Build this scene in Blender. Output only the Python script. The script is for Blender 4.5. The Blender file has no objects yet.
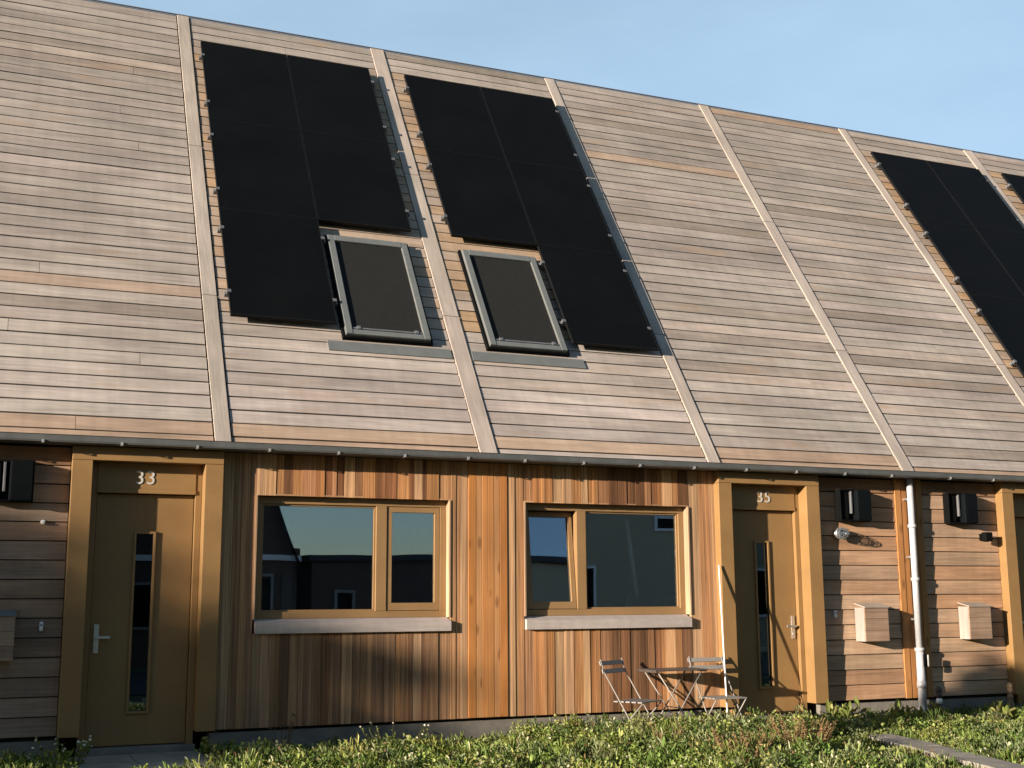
import bpy, math, random
import numpy as np
from mathutils import Vector, Matrix

sc = bpy.context.scene
COL = sc.collection
R = math.radians

# ------------------------------------------------------------------ helpers
class MB:
    """collects boxes, tubes and polygons; build() links them as ONE mesh object"""
    def __init__(s):
        s.v = []; s.f = []; s.uv = []; s.c = []; s.sm = []
    def face(s, pts, uvs=None, col=(1, 1, 1), smooth=False):
        b = len(s.v)
        s.v += [tuple(p) for p in pts]
        s.c += [col] * len(pts)
        s.f.append(tuple(range(b, b + len(pts))))
        s.uv += list(uvs) if uvs else [(p[0], p[2]) for p in pts]
        s.sm.append(smooth)
    def box(s, lo, hi, col=(1, 1, 1), along=0, fr=None, rnd=None):
        """box in frame fr (origin, ex, ey, ez); grain runs along axis `along`"""
        if rnd is None: rnd = random.random() * 50
        o, ex, ey, ez = fr if fr else (Vector(), Vector((1, 0, 0)), Vector((0, 1, 0)), Vector((0, 0, 1)))
        b = len(s.v); P = []
        for k in range(8):
            P.append((hi[0] if k & 1 else lo[0], hi[1] if k & 2 else lo[1], hi[2] if k & 4 else lo[2]))
        for p in P:
            s.v.append(tuple(o + ex * p[0] + ey * p[1] + ez * p[2])); s.c.append(col)
        Q = [(0, 2, 3, 1), (4, 5, 7, 6), (0, 1, 5, 4), (2, 6, 7, 3), (0, 4, 6, 2), (1, 3, 7, 5)]
        flip = ex.cross(ey).dot(ez) < 0
        ot = [k for k in range(3) if k != along]
        for fc in Q:
            if flip: fc = fc[::-1]
            s.f.append(tuple(b + k for k in fc)); s.sm.append(False)
            vary = [a for a in ot if abs(P[fc[0]][a] - P[fc[1]][a]) + abs(P[fc[1]][a] - P[fc[2]][a]) > 1e-9]
            va = vary[0] if vary else ot[0]
            if len(vary) == 2:
                s.uv += [(P[k][ot[0]] + rnd, P[k][ot[1]] + rnd * 1.7) for k in fc]
            else:
                s.uv += [(P[k][along] + rnd, P[k][va] + rnd * 1.7) for k in fc]
    def tube(s, p0, p1, r0, r1=None, n=10, col=(1, 1, 1), caps=True):
        if r1 is None: r1 = r0
        p0 = Vector(p0); p1 = Vector(p1); d = (p1 - p0)
        L = d.length; d.normalize()
        a = d.orthogonal().normalized(); c = d.cross(a)
        b = len(s.v)
        for k in range(n):
            t = 2 * math.pi * k / n; w = a * math.cos(t) + c * math.sin(t)
            s.v.append(tuple(p0 + w * r0)); s.v.append(tuple(p1 + w * r1)); s.c += [col, col]
        for k in range(n):
            j = (k + 1) % n
            s.f.append((b + 2 * k, b + 2 * j, b + 2 * j + 1, b + 2 * k + 1)); s.sm.append(True)
            s.uv += [(0, k / n), (0, (k + 1) / n), (L, (k + 1) / n), (L, k / n)]
        if caps:
            s.f.append(tuple(b + 2 * k for k in reversed(range(n)))); s.sm.append(False); s.uv += [(0, 0)] * n
            s.f.append(tuple(b + 2 * k + 1 for k in range(n))); s.sm.append(False); s.uv += [(0, 0)] * n
    def path(s, pts, r, n=8, col=(1, 1, 1)):
        for a, b in zip(pts[:-1], pts[1:]): s.tube(a, b, r, r, n, col)
    def ball(s, c, r, seg=10, rings=7, sc=(1, 1, 1), col=(1, 1, 1)):
        b = len(s.v)
        for i in range(rings + 1):
            th = math.pi * i / rings
            for j in range(seg):
                ph = 2 * math.pi * j / seg
                s.v.append((c[0] + r * sc[0] * math.sin(th) * math.cos(ph), c[1] + r * sc[1] * math.sin(th) * math.sin(ph), c[2] + r * sc[2] * math.cos(th)))
                s.c.append(col)
        for i in range(rings):
            for j in range(seg):
                k = (j + 1) % seg
                s.f.append((b + i * seg + j, b + (i + 1) * seg + j, b + (i + 1) * seg + k, b + i * seg + k)); s.sm.append(True)
                s.uv += [(0, 0)] * 4
    def build(s, name, mat, parent=None, bevel=0.0, loc=None):
        me = bpy.data.meshes.new(name)
        me.from_pydata(s.v, [], s.f)
        if s.c:
            at = me.color_attributes.new('Col', 'FLOAT_COLOR', 'POINT')
            a = np.ones((len(s.v), 4), np.float32); a[:, :3] = np.array(s.c, np.float32)
            at.data.foreach_set('color', a.ravel())
        uvl = me.uv_layers.new(name='UVMap')
        uvl.data.foreach_set('uv', np.array(s.uv, np.float32).ravel())
        me.polygons.foreach_set('use_smooth', s.sm)
        me.materials.append(mat); me.update()
        o = bpy.data.objects.new(name, me); COL.objects.link(o)
        if parent: o.parent = parent
        if loc: o.location = loc
        if bevel:
            m = o.modifiers.new('bevel', 'BEVEL'); m.width = bevel; m.segments = 2; m.limit_method = 'ANGLE'
        return o

def tag(o, label=None, cat=None, group=None, kind=None):
    if label: o['label'] = label
    if cat: o['category'] = cat
    if group: o['group'] = group
    if kind: o['kind'] = kind
    return o

def thing(name, loc, label, cat, group=None):
    o = bpy.data.objects.new(name, None); COL.objects.link(o); o.location = loc
    o.empty_display_size = .2
    return tag(o, label, cat, group)

# ------------------------------------------------------------------ materials
def new_mat(name):
    m = bpy.data.materials.new(name); m.use_nodes = True
    nt = m.node_tree; nt.nodes.clear()
    out = nt.nodes.new('ShaderNodeOutputMaterial')
    return m, nt, out
def N(nt, t, **kw):
    n = nt.nodes.new('ShaderNode' + t)
    for k, v in kw.items(): setattr(n, k, v)
    return n
def ramp(nt, src, stops):
    r = N(nt, 'ValToRGB'); nt.links.new(src, r.inputs[0])
    el = r.color_ramp.elements
    while len(el) < len(stops): el.new(.5)
    for e, (p, v) in zip(el, stops):
        e.position = p; e.color = (*([v] * 3 if not hasattr(v, '__len__') else v), 1)
    return r.outputs[0]
def mul(nt, a, b, f=1.0, mode='MULTIPLY'):
    m = N(nt, 'MixRGB', blend_type=mode); m.inputs[0].default_value = f
    for i, x in ((1, a), (2, b)):
        if hasattr(x, '__len__'): m.inputs[i].default_value = (*x, 1)
        else: nt.links.new(x, m.inputs[i])
    return m.outputs[0]

def wood(name, grain=(2.2, 55), lo=.72, hi=1.15, blotch=(.7, 5), blo=.75, bhi=1.12, rough=.8, knots=0, bump=.35, stain=None):
    m, nt, out = new_mat(name); L = nt.links
    at = N(nt, 'VertexColor', layer_name='Col'); uv = N(nt, 'UVMap')
    def nz(scale, detail, rg=.6, dist=0):
        mp = N(nt, 'Mapping'); L.new(uv.outputs[0], mp.inputs[0]); mp.inputs['Scale'].default_value = (*scale, 1)
        n = N(nt, 'TexNoise'); L.new(mp.outputs[0], n.inputs['Vector']); n.inputs['Scale'].default_value = 1
        n.inputs['Detail'].default_value = detail; n.inputs['Roughness'].default_value = rg; n.inputs['Distortion'].default_value = dist
        return n.outputs[0]
    g = nz(grain, 5, .65, .4); b = nz(blotch, 3)
    c = mul(nt, at.outputs[0], ramp(nt, g, [(.3, lo), (.7, hi)]))
    c = mul(nt, c, ramp(nt, b, [(.3, blo), (.7, bhi)]))
    tco = N(nt, 'TexCoord')
    for sc3, rlo, rhi, dt in (((.45, .5, .5), .86, 1.1, 5), ((7.5, .6, .6), .93, 1.04, 5)):
        mp = N(nt, 'Mapping'); L.new(tco.outputs['Object'], mp.inputs[0]); mp.inputs['Scale'].default_value = sc3
        nn = N(nt, 'TexNoise'); L.new(mp.outputs[0], nn.inputs['Vector']); nn.inputs['Scale'].default_value = 1.6; nn.inputs['Detail'].default_value = dt
        c = mul(nt, c, ramp(nt, nn.outputs[0], [(.32, rlo), (.66, rhi)]))
    if stain:
        s_ = nz(stain[0], 4, .6)
        f = ramp(nt, s_, [(stain[2], 0), (stain[2] + .1, 1)])
        mx = N(nt, 'MixRGB'); L.new(f, mx.inputs[0]); L.new(c, mx.inputs[1]); mx.inputs[2].default_value = (*stain[1], 1)
        m2 = N(nt, 'MixRGB'); m2.inputs[0].default_value = stain[3]; L.new(c, m2.inputs[1]); L.new(mx.outputs[0], m2.inputs[2]); c = m2.outputs[0]
    if knots:
        mp = N(nt, 'Mapping'); L.new(uv.outputs[0], mp.inputs[0]); mp.inputs['Scale'].default_value = (3.4, 9, 1)
        v = N(nt, 'TexVoronoi'); L.new(mp.outputs[0], v.inputs['Vector']); v.inputs['Scale'].default_value = 1
        c = mul(nt, c, ramp(nt, v.outputs['Distance'], [(.11, (.26, .16, .1)), (.27, (1, 1, 1))]), knots)
    p = N(nt, 'BsdfPrincipled'); L.new(c, p.inputs['Base Color']); p.inputs['Roughness'].default_value = rough
    p.inputs['Specular IOR Level'].default_value = .25
    bp = N(nt, 'Bump'); bp.inputs['Strength'].default_value = bump; bp.inputs['Distance'].default_value = .004
    L.new(g, bp.inputs['Height']); L.new(bp.outputs[0], p.inputs['Normal'])
    L.new(p.outputs[0], out.inputs[0]); return m

def paint(name, col, rough=.5, metal=0, spec=.5, vary=.12, scale=6, bump=0, obj=True):
    m, nt, out = new_mat(name); L = nt.links
    tc = N(nt, 'TexCoord'); n = N(nt, 'TexNoise'); L.new(tc.outputs['Object'], n.inputs['Vector'])
    n.inputs['Scale'].default_value = scale; n.inputs['Detail'].default_value = 6; n.inputs['Roughness'].default_value = .65
    c = mul(nt, col, ramp(nt, n.outputs[0], [(.3, 1 - vary), (.7, 1 + vary)]))
    p = N(nt, 'BsdfPrincipled'); L.new(c, p.inputs['Base Color'])
    p.inputs['Roughness'].default_value = rough; p.inputs['Metallic'].default_value = metal; p.inputs['Specular IOR Level'].default_value = spec
    r = N(nt, 'MapRange'); L.new(n.outputs[0], r.inputs[0]); r.inputs[3].default_value = max(0, rough - .1); r.inputs[4].default_value = min(1, rough + .1)
    L.new(r.outputs[0], p.inputs['Roughness'])
    if bump:
        b = N(nt, 'Bump'); b.inputs['Strength'].default_value = bump; b.inputs['Distance'].default_value = .01
        n2 = N(nt, 'TexNoise'); L.new(tc.outputs['Object'], n2.inputs['Vector']); n2.inputs['Scale'].default_value = scale * 8; n2.inputs['Detail'].default_value = 6
        L.new(n2.outputs[0], b.inputs['Height']); L.new(b.outputs[0], p.inputs['Normal'])
    L.new(p.outputs[0], out.inputs[0]); return m

def glass(name, refl=.3, tint=(.7, .76, .74)):
    m, nt, out = new_mat(name); L = nt.links
    g = N(nt, 'BsdfGlossy'); g.inputs['Roughness'].default_value = 0.0; g.inputs['Color'].default_value = (.68, .82, 1.0, 1)
    tc = N(nt, 'TexCoord'); n = N(nt, 'TexNoise'); L.new(tc.outputs['Object'], n.inputs['Vector']); n.inputs['Scale'].default_value = 1.6; n.inputs['Detail'].default_value = 0
    b = N(nt, 'Bump'); b.inputs['Strength'].default_value = .02; b.inputs['Distance'].default_value = .05
    L.new(n.outputs[0], b.inputs['Height']); L.new(b.outputs[0], g.inputs['Normal'])
    t = N(nt, 'BsdfTransparent'); t.inputs['Color'].default_value = (*tint, 1)
    fr = N(nt, 'Fresnel'); fr.inputs['IOR'].default_value = 1.5
    ad = N(nt, 'Math', operation='ADD', use_clamp=True); L.new(fr.outputs[0], ad.inputs[0]); ad.inputs[1].default_value = refl
    mx = N(nt, 'MixShader'); L.new(ad.outputs[0], mx.inputs[0]); L.new(t.outputs[0], mx.inputs[1]); L.new(g.outputs[0], mx.inputs[2])
    L.new(mx.outputs[0], out.inputs[0]); return m

def leafmat(name, trans=.35, rough=.6):
    m, nt, out = new_mat(name); L = nt.links
    at = N(nt, 'VertexColor', layer_name='Col')
    p = N(nt, 'BsdfPrincipled'); L.new(at.outputs[0], p.inputs['Base Color']); p.inputs['Roughness'].default_value = rough
    p.inputs['Specular IOR Level'].default_value = .3
    t = N(nt, 'BsdfTranslucent'); L.new(mul(nt, at.outputs[0], (1.3, 1.25, .6)), t.inputs['Color'])
    mx = N(nt, 'MixShader'); mx.inputs[0].default_value = trans
    L.new(p.outputs[0], mx.inputs[1]); L.new(t.outputs[0], mx.inputs[2]); L.new(mx.outputs[0], out.inputs[0]); return m

M = dict(
    roof=wood('silvered_roof_timber', (1.1, 40), .82, 1.12, (1.3, 7), .78, 1.13, .85, stain=((.55, 2.2), (.30, .195, .115), .60, .42)),
    batten=wood('roof_batten_timber', (2, 40), .82, 1.12, (1.2, 4), .84, 1.1, .85),
    cedar=wood('red_cedar_boards', (.9, 55), .52, 1.32, (.35, 19), .60, 1.30, .7, bump=.5),
    pine=wood('knotty_orange_pine', (1.2, 40), .82, 1.1, (.8, 5), .86, 1.1, .7, knots=.55),
    shiplap=wood('greyed_shiplap_boards', (1.5, 42), .72, 1.14, (.9, 5), .74, 1.16, .85, stain=((.9, 3), (.30, .19, .11), .60, .45)),
    sill=wood('pale_weathered_sill', (3, 30), .88, 1.06, (1, 4), .85, 1.06, .8),
    membrane=paint('black_membrane', (.012, .011, .01), .9),
    ochre=paint('ochre_door_paint', (.250, .147, .056), .5, spec=.35, vary=.10, scale=2.5),
    winframe=paint('ochre_window_paint', (.25, .152, .066), .5, spec=.35, vary=.08, scale=3),
    zinc=paint('dark_zinc', (.11, .115, .11), .5, .3, vary=.2, scale=4),
    bracket=paint('bracket_steel', (.42, .42, .40), .45, .5),
    underlay=paint('brown_roof_underlay', (.022, .016, .012), .95),
    clamp=paint('dark_end_clamp', (.13, .135, .14), .5, .3),
    ridge=paint('brown_ridge_strip', (.07, .055, .042), .95, spec=.03),
    concrete=paint('plinth_concrete', (.17, .155, .13), .9, vary=.3, scale=3, bump=.4),
    slab=paint('paving_slab_concrete', (.24, .22, .175), .9, vary=.3, scale=5, bump=.5),
    panel=paint('solar_cell_glass', (.0032, .0036, .0038), .6, spec=.06, vary=.25, scale=1.2),
    pframe=paint('black_anodised_frame', (.0065, .007, .0073), .55, spec=.15),
    alu=paint('mill_aluminium', (.17, .175, .18), .5, .4),
    skyframe=paint('grey_skylight_frame', (.145, .155, .147), .5, .15, vary=.1),
    screen=paint('charcoal_screen_fabric', (.018, .0185, .0175), .9, spec=.1, vary=.15, scale=30),
    black=paint('black_plastic', (.004, .0045, .0045), .7, spec=.06, vary=.2),
    slate=paint('slate_grey_plastic', (.004, .0055, .0065), .7, spec=.05, vary=.2),
    numeral=paint('pale_grey_numeral', (.50, .48, .43), .5, vary=.05),
    white=paint('white_plastic', (.78, .78, .75), .45, vary=.05),
    steel=paint('brushed_steel', (.62, .61, .58), .35, .85, vary=.08),
    pipe=paint('galvanised_pipe', (.44, .44, .45), .5, .15, vary=.12, scale=7),
    plaster=paint('interior_plaster', (.62, .62, .58), .9, vary=.06),
    intfloor=paint('interior_floor', (.16, .11, .07), .7),
    glass=glass('window_glass', .185, (.95, .97, .96)), dglass=glass('door_glass', .10, (.5, .55, .55)),
    bulb=glass('lamp_glass', .2, (.9, .9, .88)),
    metalgrey=paint('pale_grey_lacquer', (.23, .215, .19), .5, vary=.1),
    darkbrown=paint('brown_lacquer', (.07, .058, .05), .5, vary=.15),
    lid=paint('blue_grey_lid', (.16, .19, .2), .5, .2),
    ornament=paint('dark_ornament', (.05, .04, .035), .6, vary=.3),
    rust=paint('weathered_stub_wood', (.22, .15, .09), .9, vary=.3),
    soil=paint('dark_soil', (.06, .045, .028), .95, vary=.4, scale=2, bump=.6),
    field=paint('rough_grass', (.075, .095, .03), .95, vary=.4, scale=1.5, bump=.6),
    asphalt=paint('street_asphalt', (.05, .05, .05), .9, vary=.2, scale=3, bump=.3),
    leaf=leafmat('leaves'), twig=leafmat('dry_twigs', .1, .9), petal=leafmat('petals', .3),
    bark=paint('bark', (.09, .065, .045), .95, vary=.3, scale=8, bump=.6),
    brick=paint('brown_brick_wall', (.085, .055, .042), .9, vary=.2, scale=14),
    tile=paint('dark_roof_tile', (.035, .035, .038), .7, vary=.25, scale=5),
    render=paint('cream_render_wall', (.42, .36, .245), .9, vary=.1),
)

# ------------------------------------------------------------------ dimensions of the terrace
W = 5.4; ALPHA = R(55.76); HE = 2.667; LS = 7.525
CA, SA = math.cos(ALPHA), math.sin(ALPHA)
GROUND = -.32
ROOF_FR = (Vector((0, -.0118, HE)), Vector((1, 0, 0)), Vector((0, CA, SA)), Vector((0, -SA, CA)))  # x, s up the slope, n out of it

def jit(c, a, rng):
    k = 1 + rng.uniform(-a, a); return tuple(max(.005, x * k * (1 + rng.uniform(-.012, .012))) for x in c)
def mixc(a, b, t): return tuple(x * (1 - t) + y * t for x, y in zip(a, b))

CEDAR = [(.46, .22, .088), (.39, .18, .068), (.24, .105, .045), (.52, .32, .17), (.34, .17, .082), (.42, .205, .08), (.17, .08, .037), (.45, .225, .09), (.48, .28, .14)]

def text_mesh(txt, size, mat, parent, loc, name):
    cu = bpy.data.curves.new(name + '_curve', 'FONT'); cu.body = txt; cu.size = size; cu.extrude = .002
    cu.align_x = 'CENTER'; cu.space_character = 1.12
    t = bpy.data.objects.new('tmp', cu); COL.objects.link(t)
    bpy.context.view_layer.update()
    me = bpy.data.meshes.new_from_object(t.evaluated_get(bpy.context.evaluated_depsgraph_get()))
    bpy.data.objects.remove(t); bpy.data.curves.remove(cu)
    me.name = name; me.materials.clear(); me.materials.append(mat)
    o = bpy.data.objects.new(name, me); COL.objects.link(o); o.parent = parent
    o.location = loc; o.rotation_euler = (R(90), 0, 0)
    return o

def build_house(X0, m, number, label, seed, tilt=False, handle=True):
    rng = random.Random(seed); random.seed(seed)
    H = thing('terraced_house', (X0, 0, 0), label, 'house', 'timber terraced houses in one row')
    def X(a, b): return (min(m * a, m * b), max(m * a, m * b))
    def bx(mb, a, b, y0, y1, z0, z1, col=(1, 1, 1), along=0, **k):
        x0, x1 = X(a, b); mb.box((x0, y0, z0), (x1, y1, z1), col, along, **k)
    # ---- roof boards: two bays, split by a cover batten
    mb = MB(); pitch = .174
    for bay in (0, 1):
        a, b = bay * 2.7 + (.105 if bay == 0 else .09), (bay + 1) * 2.7 - .09
        base = (.375, .326, .284) if bay == 0 else (.352, .308, .268)
        n = 0; s = -.13
        while s < LS - .02:
            e = min(s + pitch - .018, LS)
            t = min(1, max(0, (s - .5) / 6))
            c = mixc(base, (.268, .234, .198), t * .75)
            c = jit(c, .13, rng)
            q = rng.random()
            if q < .06: c = mixc(c, (.39, .325, .265), .6)
            elif q < .14: c = mixc(c, (.19, .155, .12), .55)
            elif q < .155: c = mixc(c, (.34, .215, .12), .5)
            if s < .12 and rng.random() < .8: c = mixc(c, (.38, .23, .12), .5)
            if bay == 0 and 1.65 < s < 6.9: c = mixc(c, (.38, .24, .12), rng.uniform(.15, .8))
            lo_n, hi_n = -.022, rng.uniform(-.003, .003)
            cuts = [a, b]
            if rng.random() < .12: cuts = [a, rng.uniform(a + .5, b - .5), b]
            for u, w in zip(cuts[:-1], cuts[1:]):
                cc = c if u == a else jit(c, .05, rng)
                x0, x1 = X(u + (.002 if u != a else 0), w - (.002 if w != b else 0))
                mb.box((x0, s, lo_n), (x1, e, hi_n), cc, 0, ROOF_FR)
            s += pitch; n += 1
    roof = mb.build('roof', M['roof'], H)
    mb = MB()
    for k, w in ([(0, .19), (1, .15), (2, .17)] if m > 0 else [(1, .15)]):
        x = m * k * 2.7; s = -.1
        for e in (2.0, 4.62, LS + .004):
            mb = MB(); mb.box((x - w / 2, s, -.02), (x + w / 2, e - .008, .014), jit((.38, .328, .278), .06, rng), 1, ROOF_FR); s = e
            mb.build('cover_batten', M['batten'], roof, .003)
    mb = MB()
    x0, x1 = X(0, W)
    mb.box((x0, -.1, -.07), (x1, LS, -.026), (1, 1, 1), 0, ROOF_FR)
    ry, rz = ROOF_FR[0].y + LS * CA, HE + LS * SA                      # ridge
    mb.face([(x0, ry, rz - .03), (x1, ry, rz - .03), (x1, 2 * ry, HE), (x0, 2 * ry, HE)])
    mb.build('underlay', M['underlay'], roof)
    mb = MB()
    mb.box((x0, LS - .002, .002), (x1, LS + .03, .008), (1, 1, 1), 0, ROOF_FR)
    mb.box((x0, ry + .02, rz - .03), (x1, ry + .25, rz + .006))
    mb.build('ridge_cap', M['ridge'], roof)
    # ---- gutter
    mb = MB()
    pr = [(-.1, 2.60), (-.1, 2.541), (-.24, 2.538), (-.256, 2.546), (-.262, 2.562), (-.262, 2.606), (-.27, 2.612), (-.256, 2.612), (-.256, 2.565), (-.238, 2.546), (-.106, 2.548), (-.106, 2.60)]
    for (ya, za), (yb, zb) in zip(pr, pr[1:] + pr[:1]):
        mb.face([(x0, ya, za), (x1, ya, za), (x1, yb, zb), (x0, yb, zb)])
    mb.face([(x0, y, z) for y, z in pr][::-1]); mb.face([(x1, y, z) for y, z in pr])
    mb.box((x0, -.098, 2.544), (x1, .0, 2.56))
    gut = mb.build('gutter', M['zinc'], H)
    k = .3
    while k < W:
        mb = MB(); bx(mb, k, k + .02, -.268, -.2, 2.533, 2.5375); bx(mb, k, k + .02, -.271, -.263, 2.535, 2.562); mb.build('gutter_bracket', M['bracket'], gut); k += .665
    # ---- walls behind everything
    mb = MB()
    y0, y1 = .06, .10
    for a, b, z0, z1 in [(0, .38, -.02, 2.54), (.38, 2.39, -.02, .86), (.38, 2.39, 2.16, 2.54), (2.39, 2.72, -.02, 2.54), (4.02, W, -.02, 2.54), (2.72, 4.02, 2.5, 2.54)]:
        bx(mb, a, b, y0, y1, z0, z1)
    for lx in (.004, W - .004):
        x = m * lx
        mb.face([(x, .1, -.3), (x, 2 * ry - .1, -.3), (x, 2 * ry - .1, HE), (x, ry, rz - .12), (x, .1, HE)])
    mb.box((x0, 2 * ry - .12, -.3), (x1, 2 * ry - .1, HE))
    mb.build('wall', M['membrane'], H)
    mb = MB()
    bx(mb, 0, 2.72, .03, .3, GROUND - .1, -.03); bx(mb, 4.02, W, .03, .3, GROUND - .1, -.03)
    mb.build('plinth', M['concrete'], H)
    # ---- vertical cedar cladding round the window
    mb = MB(); u = .215
    wl, wr, zs, zt = .40, 2.37, .985, 2.145
    fixed = [.30, .345, .40, 2.37, 2.425, 2.70]
    while u < 2.70 - .01:
        nxt = min([q for q in fixed if q > u + 1e-6])
        w = rng.choice([.045, .06, .075, .09, .11, .13])
        if nxt - (u + w) < .028: w = nxt - u
        proud = rng.uniform(-.0045, .0045); c0 = jit(rng.choice(CEDAR), .18, rng)
        inside = wl - 1e-6 <= u and u + w <= wr + 1e-6
        if u < .42 or u > 2.36: c0 = mixc(c0, (.40, .25, .145), .35)
        g = .003 if rng.random() < .8 else .006
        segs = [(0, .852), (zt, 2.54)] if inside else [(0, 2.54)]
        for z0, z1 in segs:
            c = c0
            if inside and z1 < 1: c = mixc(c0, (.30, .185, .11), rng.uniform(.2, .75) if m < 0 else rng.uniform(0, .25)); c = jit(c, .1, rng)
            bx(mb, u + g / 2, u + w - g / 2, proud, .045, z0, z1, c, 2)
        u += w
    mb.build('vertical_cladding', M['cedar'], H)
    mb = MB()
    for a, b, p, c in [(.0, .063, -.012, (.44, .20, .066)), (.065, .128, -.010, (.46, .235, .095)), (.130, .212, -.012, (.42, .175, .050))]:
        mb = MB(); bx(mb, a + .001, b, p, .045, 0.002, 2.538, jit(c, .05, rng), 2); mb.build('corner_board', M['pine'], H, .003)
    for a, b, p in [(5.20, 5.285, -.012), (5.288, 5.372, -.006)]:
        mb = MB(); bx(mb, a + .002, b, p, .045, 0.002, 2.538, jit((.40, .185, .062), .05, rng), 2); mb.build('corner_board', M['pine'], H, .003)
    # ---- horizontal shiplap
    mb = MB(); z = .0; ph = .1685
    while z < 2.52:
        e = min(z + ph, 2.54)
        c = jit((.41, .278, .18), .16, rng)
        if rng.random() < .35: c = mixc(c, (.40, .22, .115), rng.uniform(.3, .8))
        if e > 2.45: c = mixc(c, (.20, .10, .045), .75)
        if m < 0 and X0 == 0 and z < 1.9: c = mixc(c, (.17, .145, .125), .45)  # shade painted in: lower boards of house 33 darkened where the cast shadow lies
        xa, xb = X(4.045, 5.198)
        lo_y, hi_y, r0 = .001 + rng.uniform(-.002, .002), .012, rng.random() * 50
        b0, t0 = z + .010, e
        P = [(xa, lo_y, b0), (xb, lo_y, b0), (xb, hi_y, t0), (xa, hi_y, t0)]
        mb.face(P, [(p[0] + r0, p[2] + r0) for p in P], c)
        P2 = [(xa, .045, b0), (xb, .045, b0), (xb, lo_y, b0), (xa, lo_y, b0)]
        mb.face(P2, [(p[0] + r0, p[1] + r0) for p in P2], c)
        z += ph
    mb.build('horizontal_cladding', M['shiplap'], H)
    # ---- window
    mb = MB()
    yf, yb = .085, .165
    bx(mb, .42, 2.352, yf, yb, 2.075, 2.142); bx(mb, .42, 2.352, yf, yb, .985, 1.05)
    bx(mb, .42, .485, yf, yb, 1.05, 2.075); bx(mb, 2.287, 2.352, yf, yb, 1.05, 2.075)
    bx(mb, 1.045, 1.155, yf - .004, yb, 1.05, 2.075)
    win = mb.build('window', M['winframe'], H, .004)
    mb = MB()
    for a, b, z0, z1 in [(1.155, 2.287, 1.05, 1.068), (1.155, 2.287, 2.057, 2.075), (1.155, 1.173, 1.068, 2.057), (2.269, 2.287, 1.068, 2.057)]:
        mb = MB(); bx(mb, a, b, yf + .02, yf + .05, z0, z1); mb.build('glazing_bead', M['winframe'], win, .002)
    mb = MB()
    bx(mb, 1.16, 2.282, .125, .131, 1.055, 2.07); mb.build('pane', M['glass'], win)
    # reveal lining of the opening
    mb = MB()
    bx(mb, .402, .419, -.012, .14, .985, 2.145, (.42, .28, .17), 2); bx(mb, 2.353, 2.369, -.012, .14, .985, 2.145, (.42, .28, .17), 2)
    bx(mb, .40, 2.37, .0, .14, 2.146, 2.16, (.42, .25, .13), 0)
    mb.build('reveal_lining', M['cedar'], win)
    mb = MB()
    xa, xb = X(.408, 2.348)
    A = [(-.045, .852), (-.045, .945), (.084, .984), (.16, .984), (.16, .852)]
    for (ya, za), (yb2, zb) in zip(A, A[1:] + A[:1]):
        P = [(xa, ya, za), (xb, ya, za), (xb, yb2, zb), (xa, yb2, zb)]
        mb.face(P[::-1], [(p[0], p[1] + p[2]) for p in P][::-1], (.42, .37, .335))
    mb.face([(xa, y, z) for y, z in A], None, (.42, .37, .335)); mb.face([(xb, y, z) for y, z in A][::-1], None, (.42, .37, .335))
    mb.build('sill', M['sill'], win)
    # opening sash (tilted in at the top when tilt); origin at its bottom rail
    so = bpy.data.objects.new('sash', None)
    mb = MB()
    h = 1.018; d0, d1 = -.012, .05
    bx(mb, .49, 1.04, d0, d1, .002, .075); bx(mb, .49, 1.04, d0, d1, h - .052, h)
    bx(mb, .49, .542, d0, d1, .075, h - .052); bx(mb, .988, 1.04, d0, d1, .075, h - .052)
    bpy.data.objects.remove(so)
    sash = mb.build('sash', M['winframe'], win, .003, (0, .102, 1.052))
    mb = MB(); bx(mb, .535, .995, .012, .018, .07, h - .045)
    mb.build('sash_pane', M['glass'], sash)
    if tilt: sash.rotation_euler = (R(-6.0), 0, 0)
    # ---- door frame and door
    mb = MB(); p = -.11
    bx(mb, 2.698, 2.866, p, .20, -.0, 2.41); bx(mb, 3.862, 4.038, p, .20, -.0, 2.41); bx(mb, 2.698, 4.038, p - .003, .20, 2.412, 2.534)
    df = mb.build('door_frame', M['ochre'], H, .004)
    mb = MB()
    bx(mb, 2.868, 2.925, .05, .21, -.12, 2.41); bx(mb, 3.803, 3.86, .05, .21, -.12, 2.41)
    bx(mb, 2.925, 3.803, .036, .21, 2.135, 2.175); bx(mb, 2.925, 3.803, .042, .2, 2.175, 2.41)
    mb.build('transom_panel', M['ochre'], df, .003)
    mb = MB(); bx(mb, 2.85, 3.87, .02, .3, -.30, -.118)
    mb.build('threshold', M['concrete'], df, .004)
    text_mesh(number, .178, M['numeral'], df, (m * 3.385, .037, 2.222), 'house_number')
    mb = MB(); yl = .10; g0, g1, z0, z1 = 3.285, 3.437, .185, 1.768
    bx(mb, 2.932, g0, yl, yl + .05, -.108, 2.128); bx(mb, g1, 3.797, yl, yl + .05, -.108, 2.128)
    bx(mb, g0, g1, yl, yl + .05, -.108, z0); bx(mb, g0, g1, yl, yl + .05, z1, 2.128)
    for (a, b, c, d) in [(g0 - .022, g0, z0 - .022, z1 + .022), (g1, g1 + .022, z0 - .022, z1 + .022), (g0, g1, z0 - .022, z0), (g0, g1, z1, z1 + .022)]:
        bx(mb, a, b, yl - .022, yl - .001, c, d)
    door = mb.build('door', M['ochre'], H, .002)
    mb = MB(); bx(mb, g0, g1, yl + .012, yl + .018, z0, z1); mb.build('glass_strip', M['dglass'], door)
    mb = MB(); bx(mb, g0 - .02, g1 + .02, yl + .5, yl + .51, z0 - .1, z1 + .1); mb.build('hall_backing', M['membrane'], door)
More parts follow.
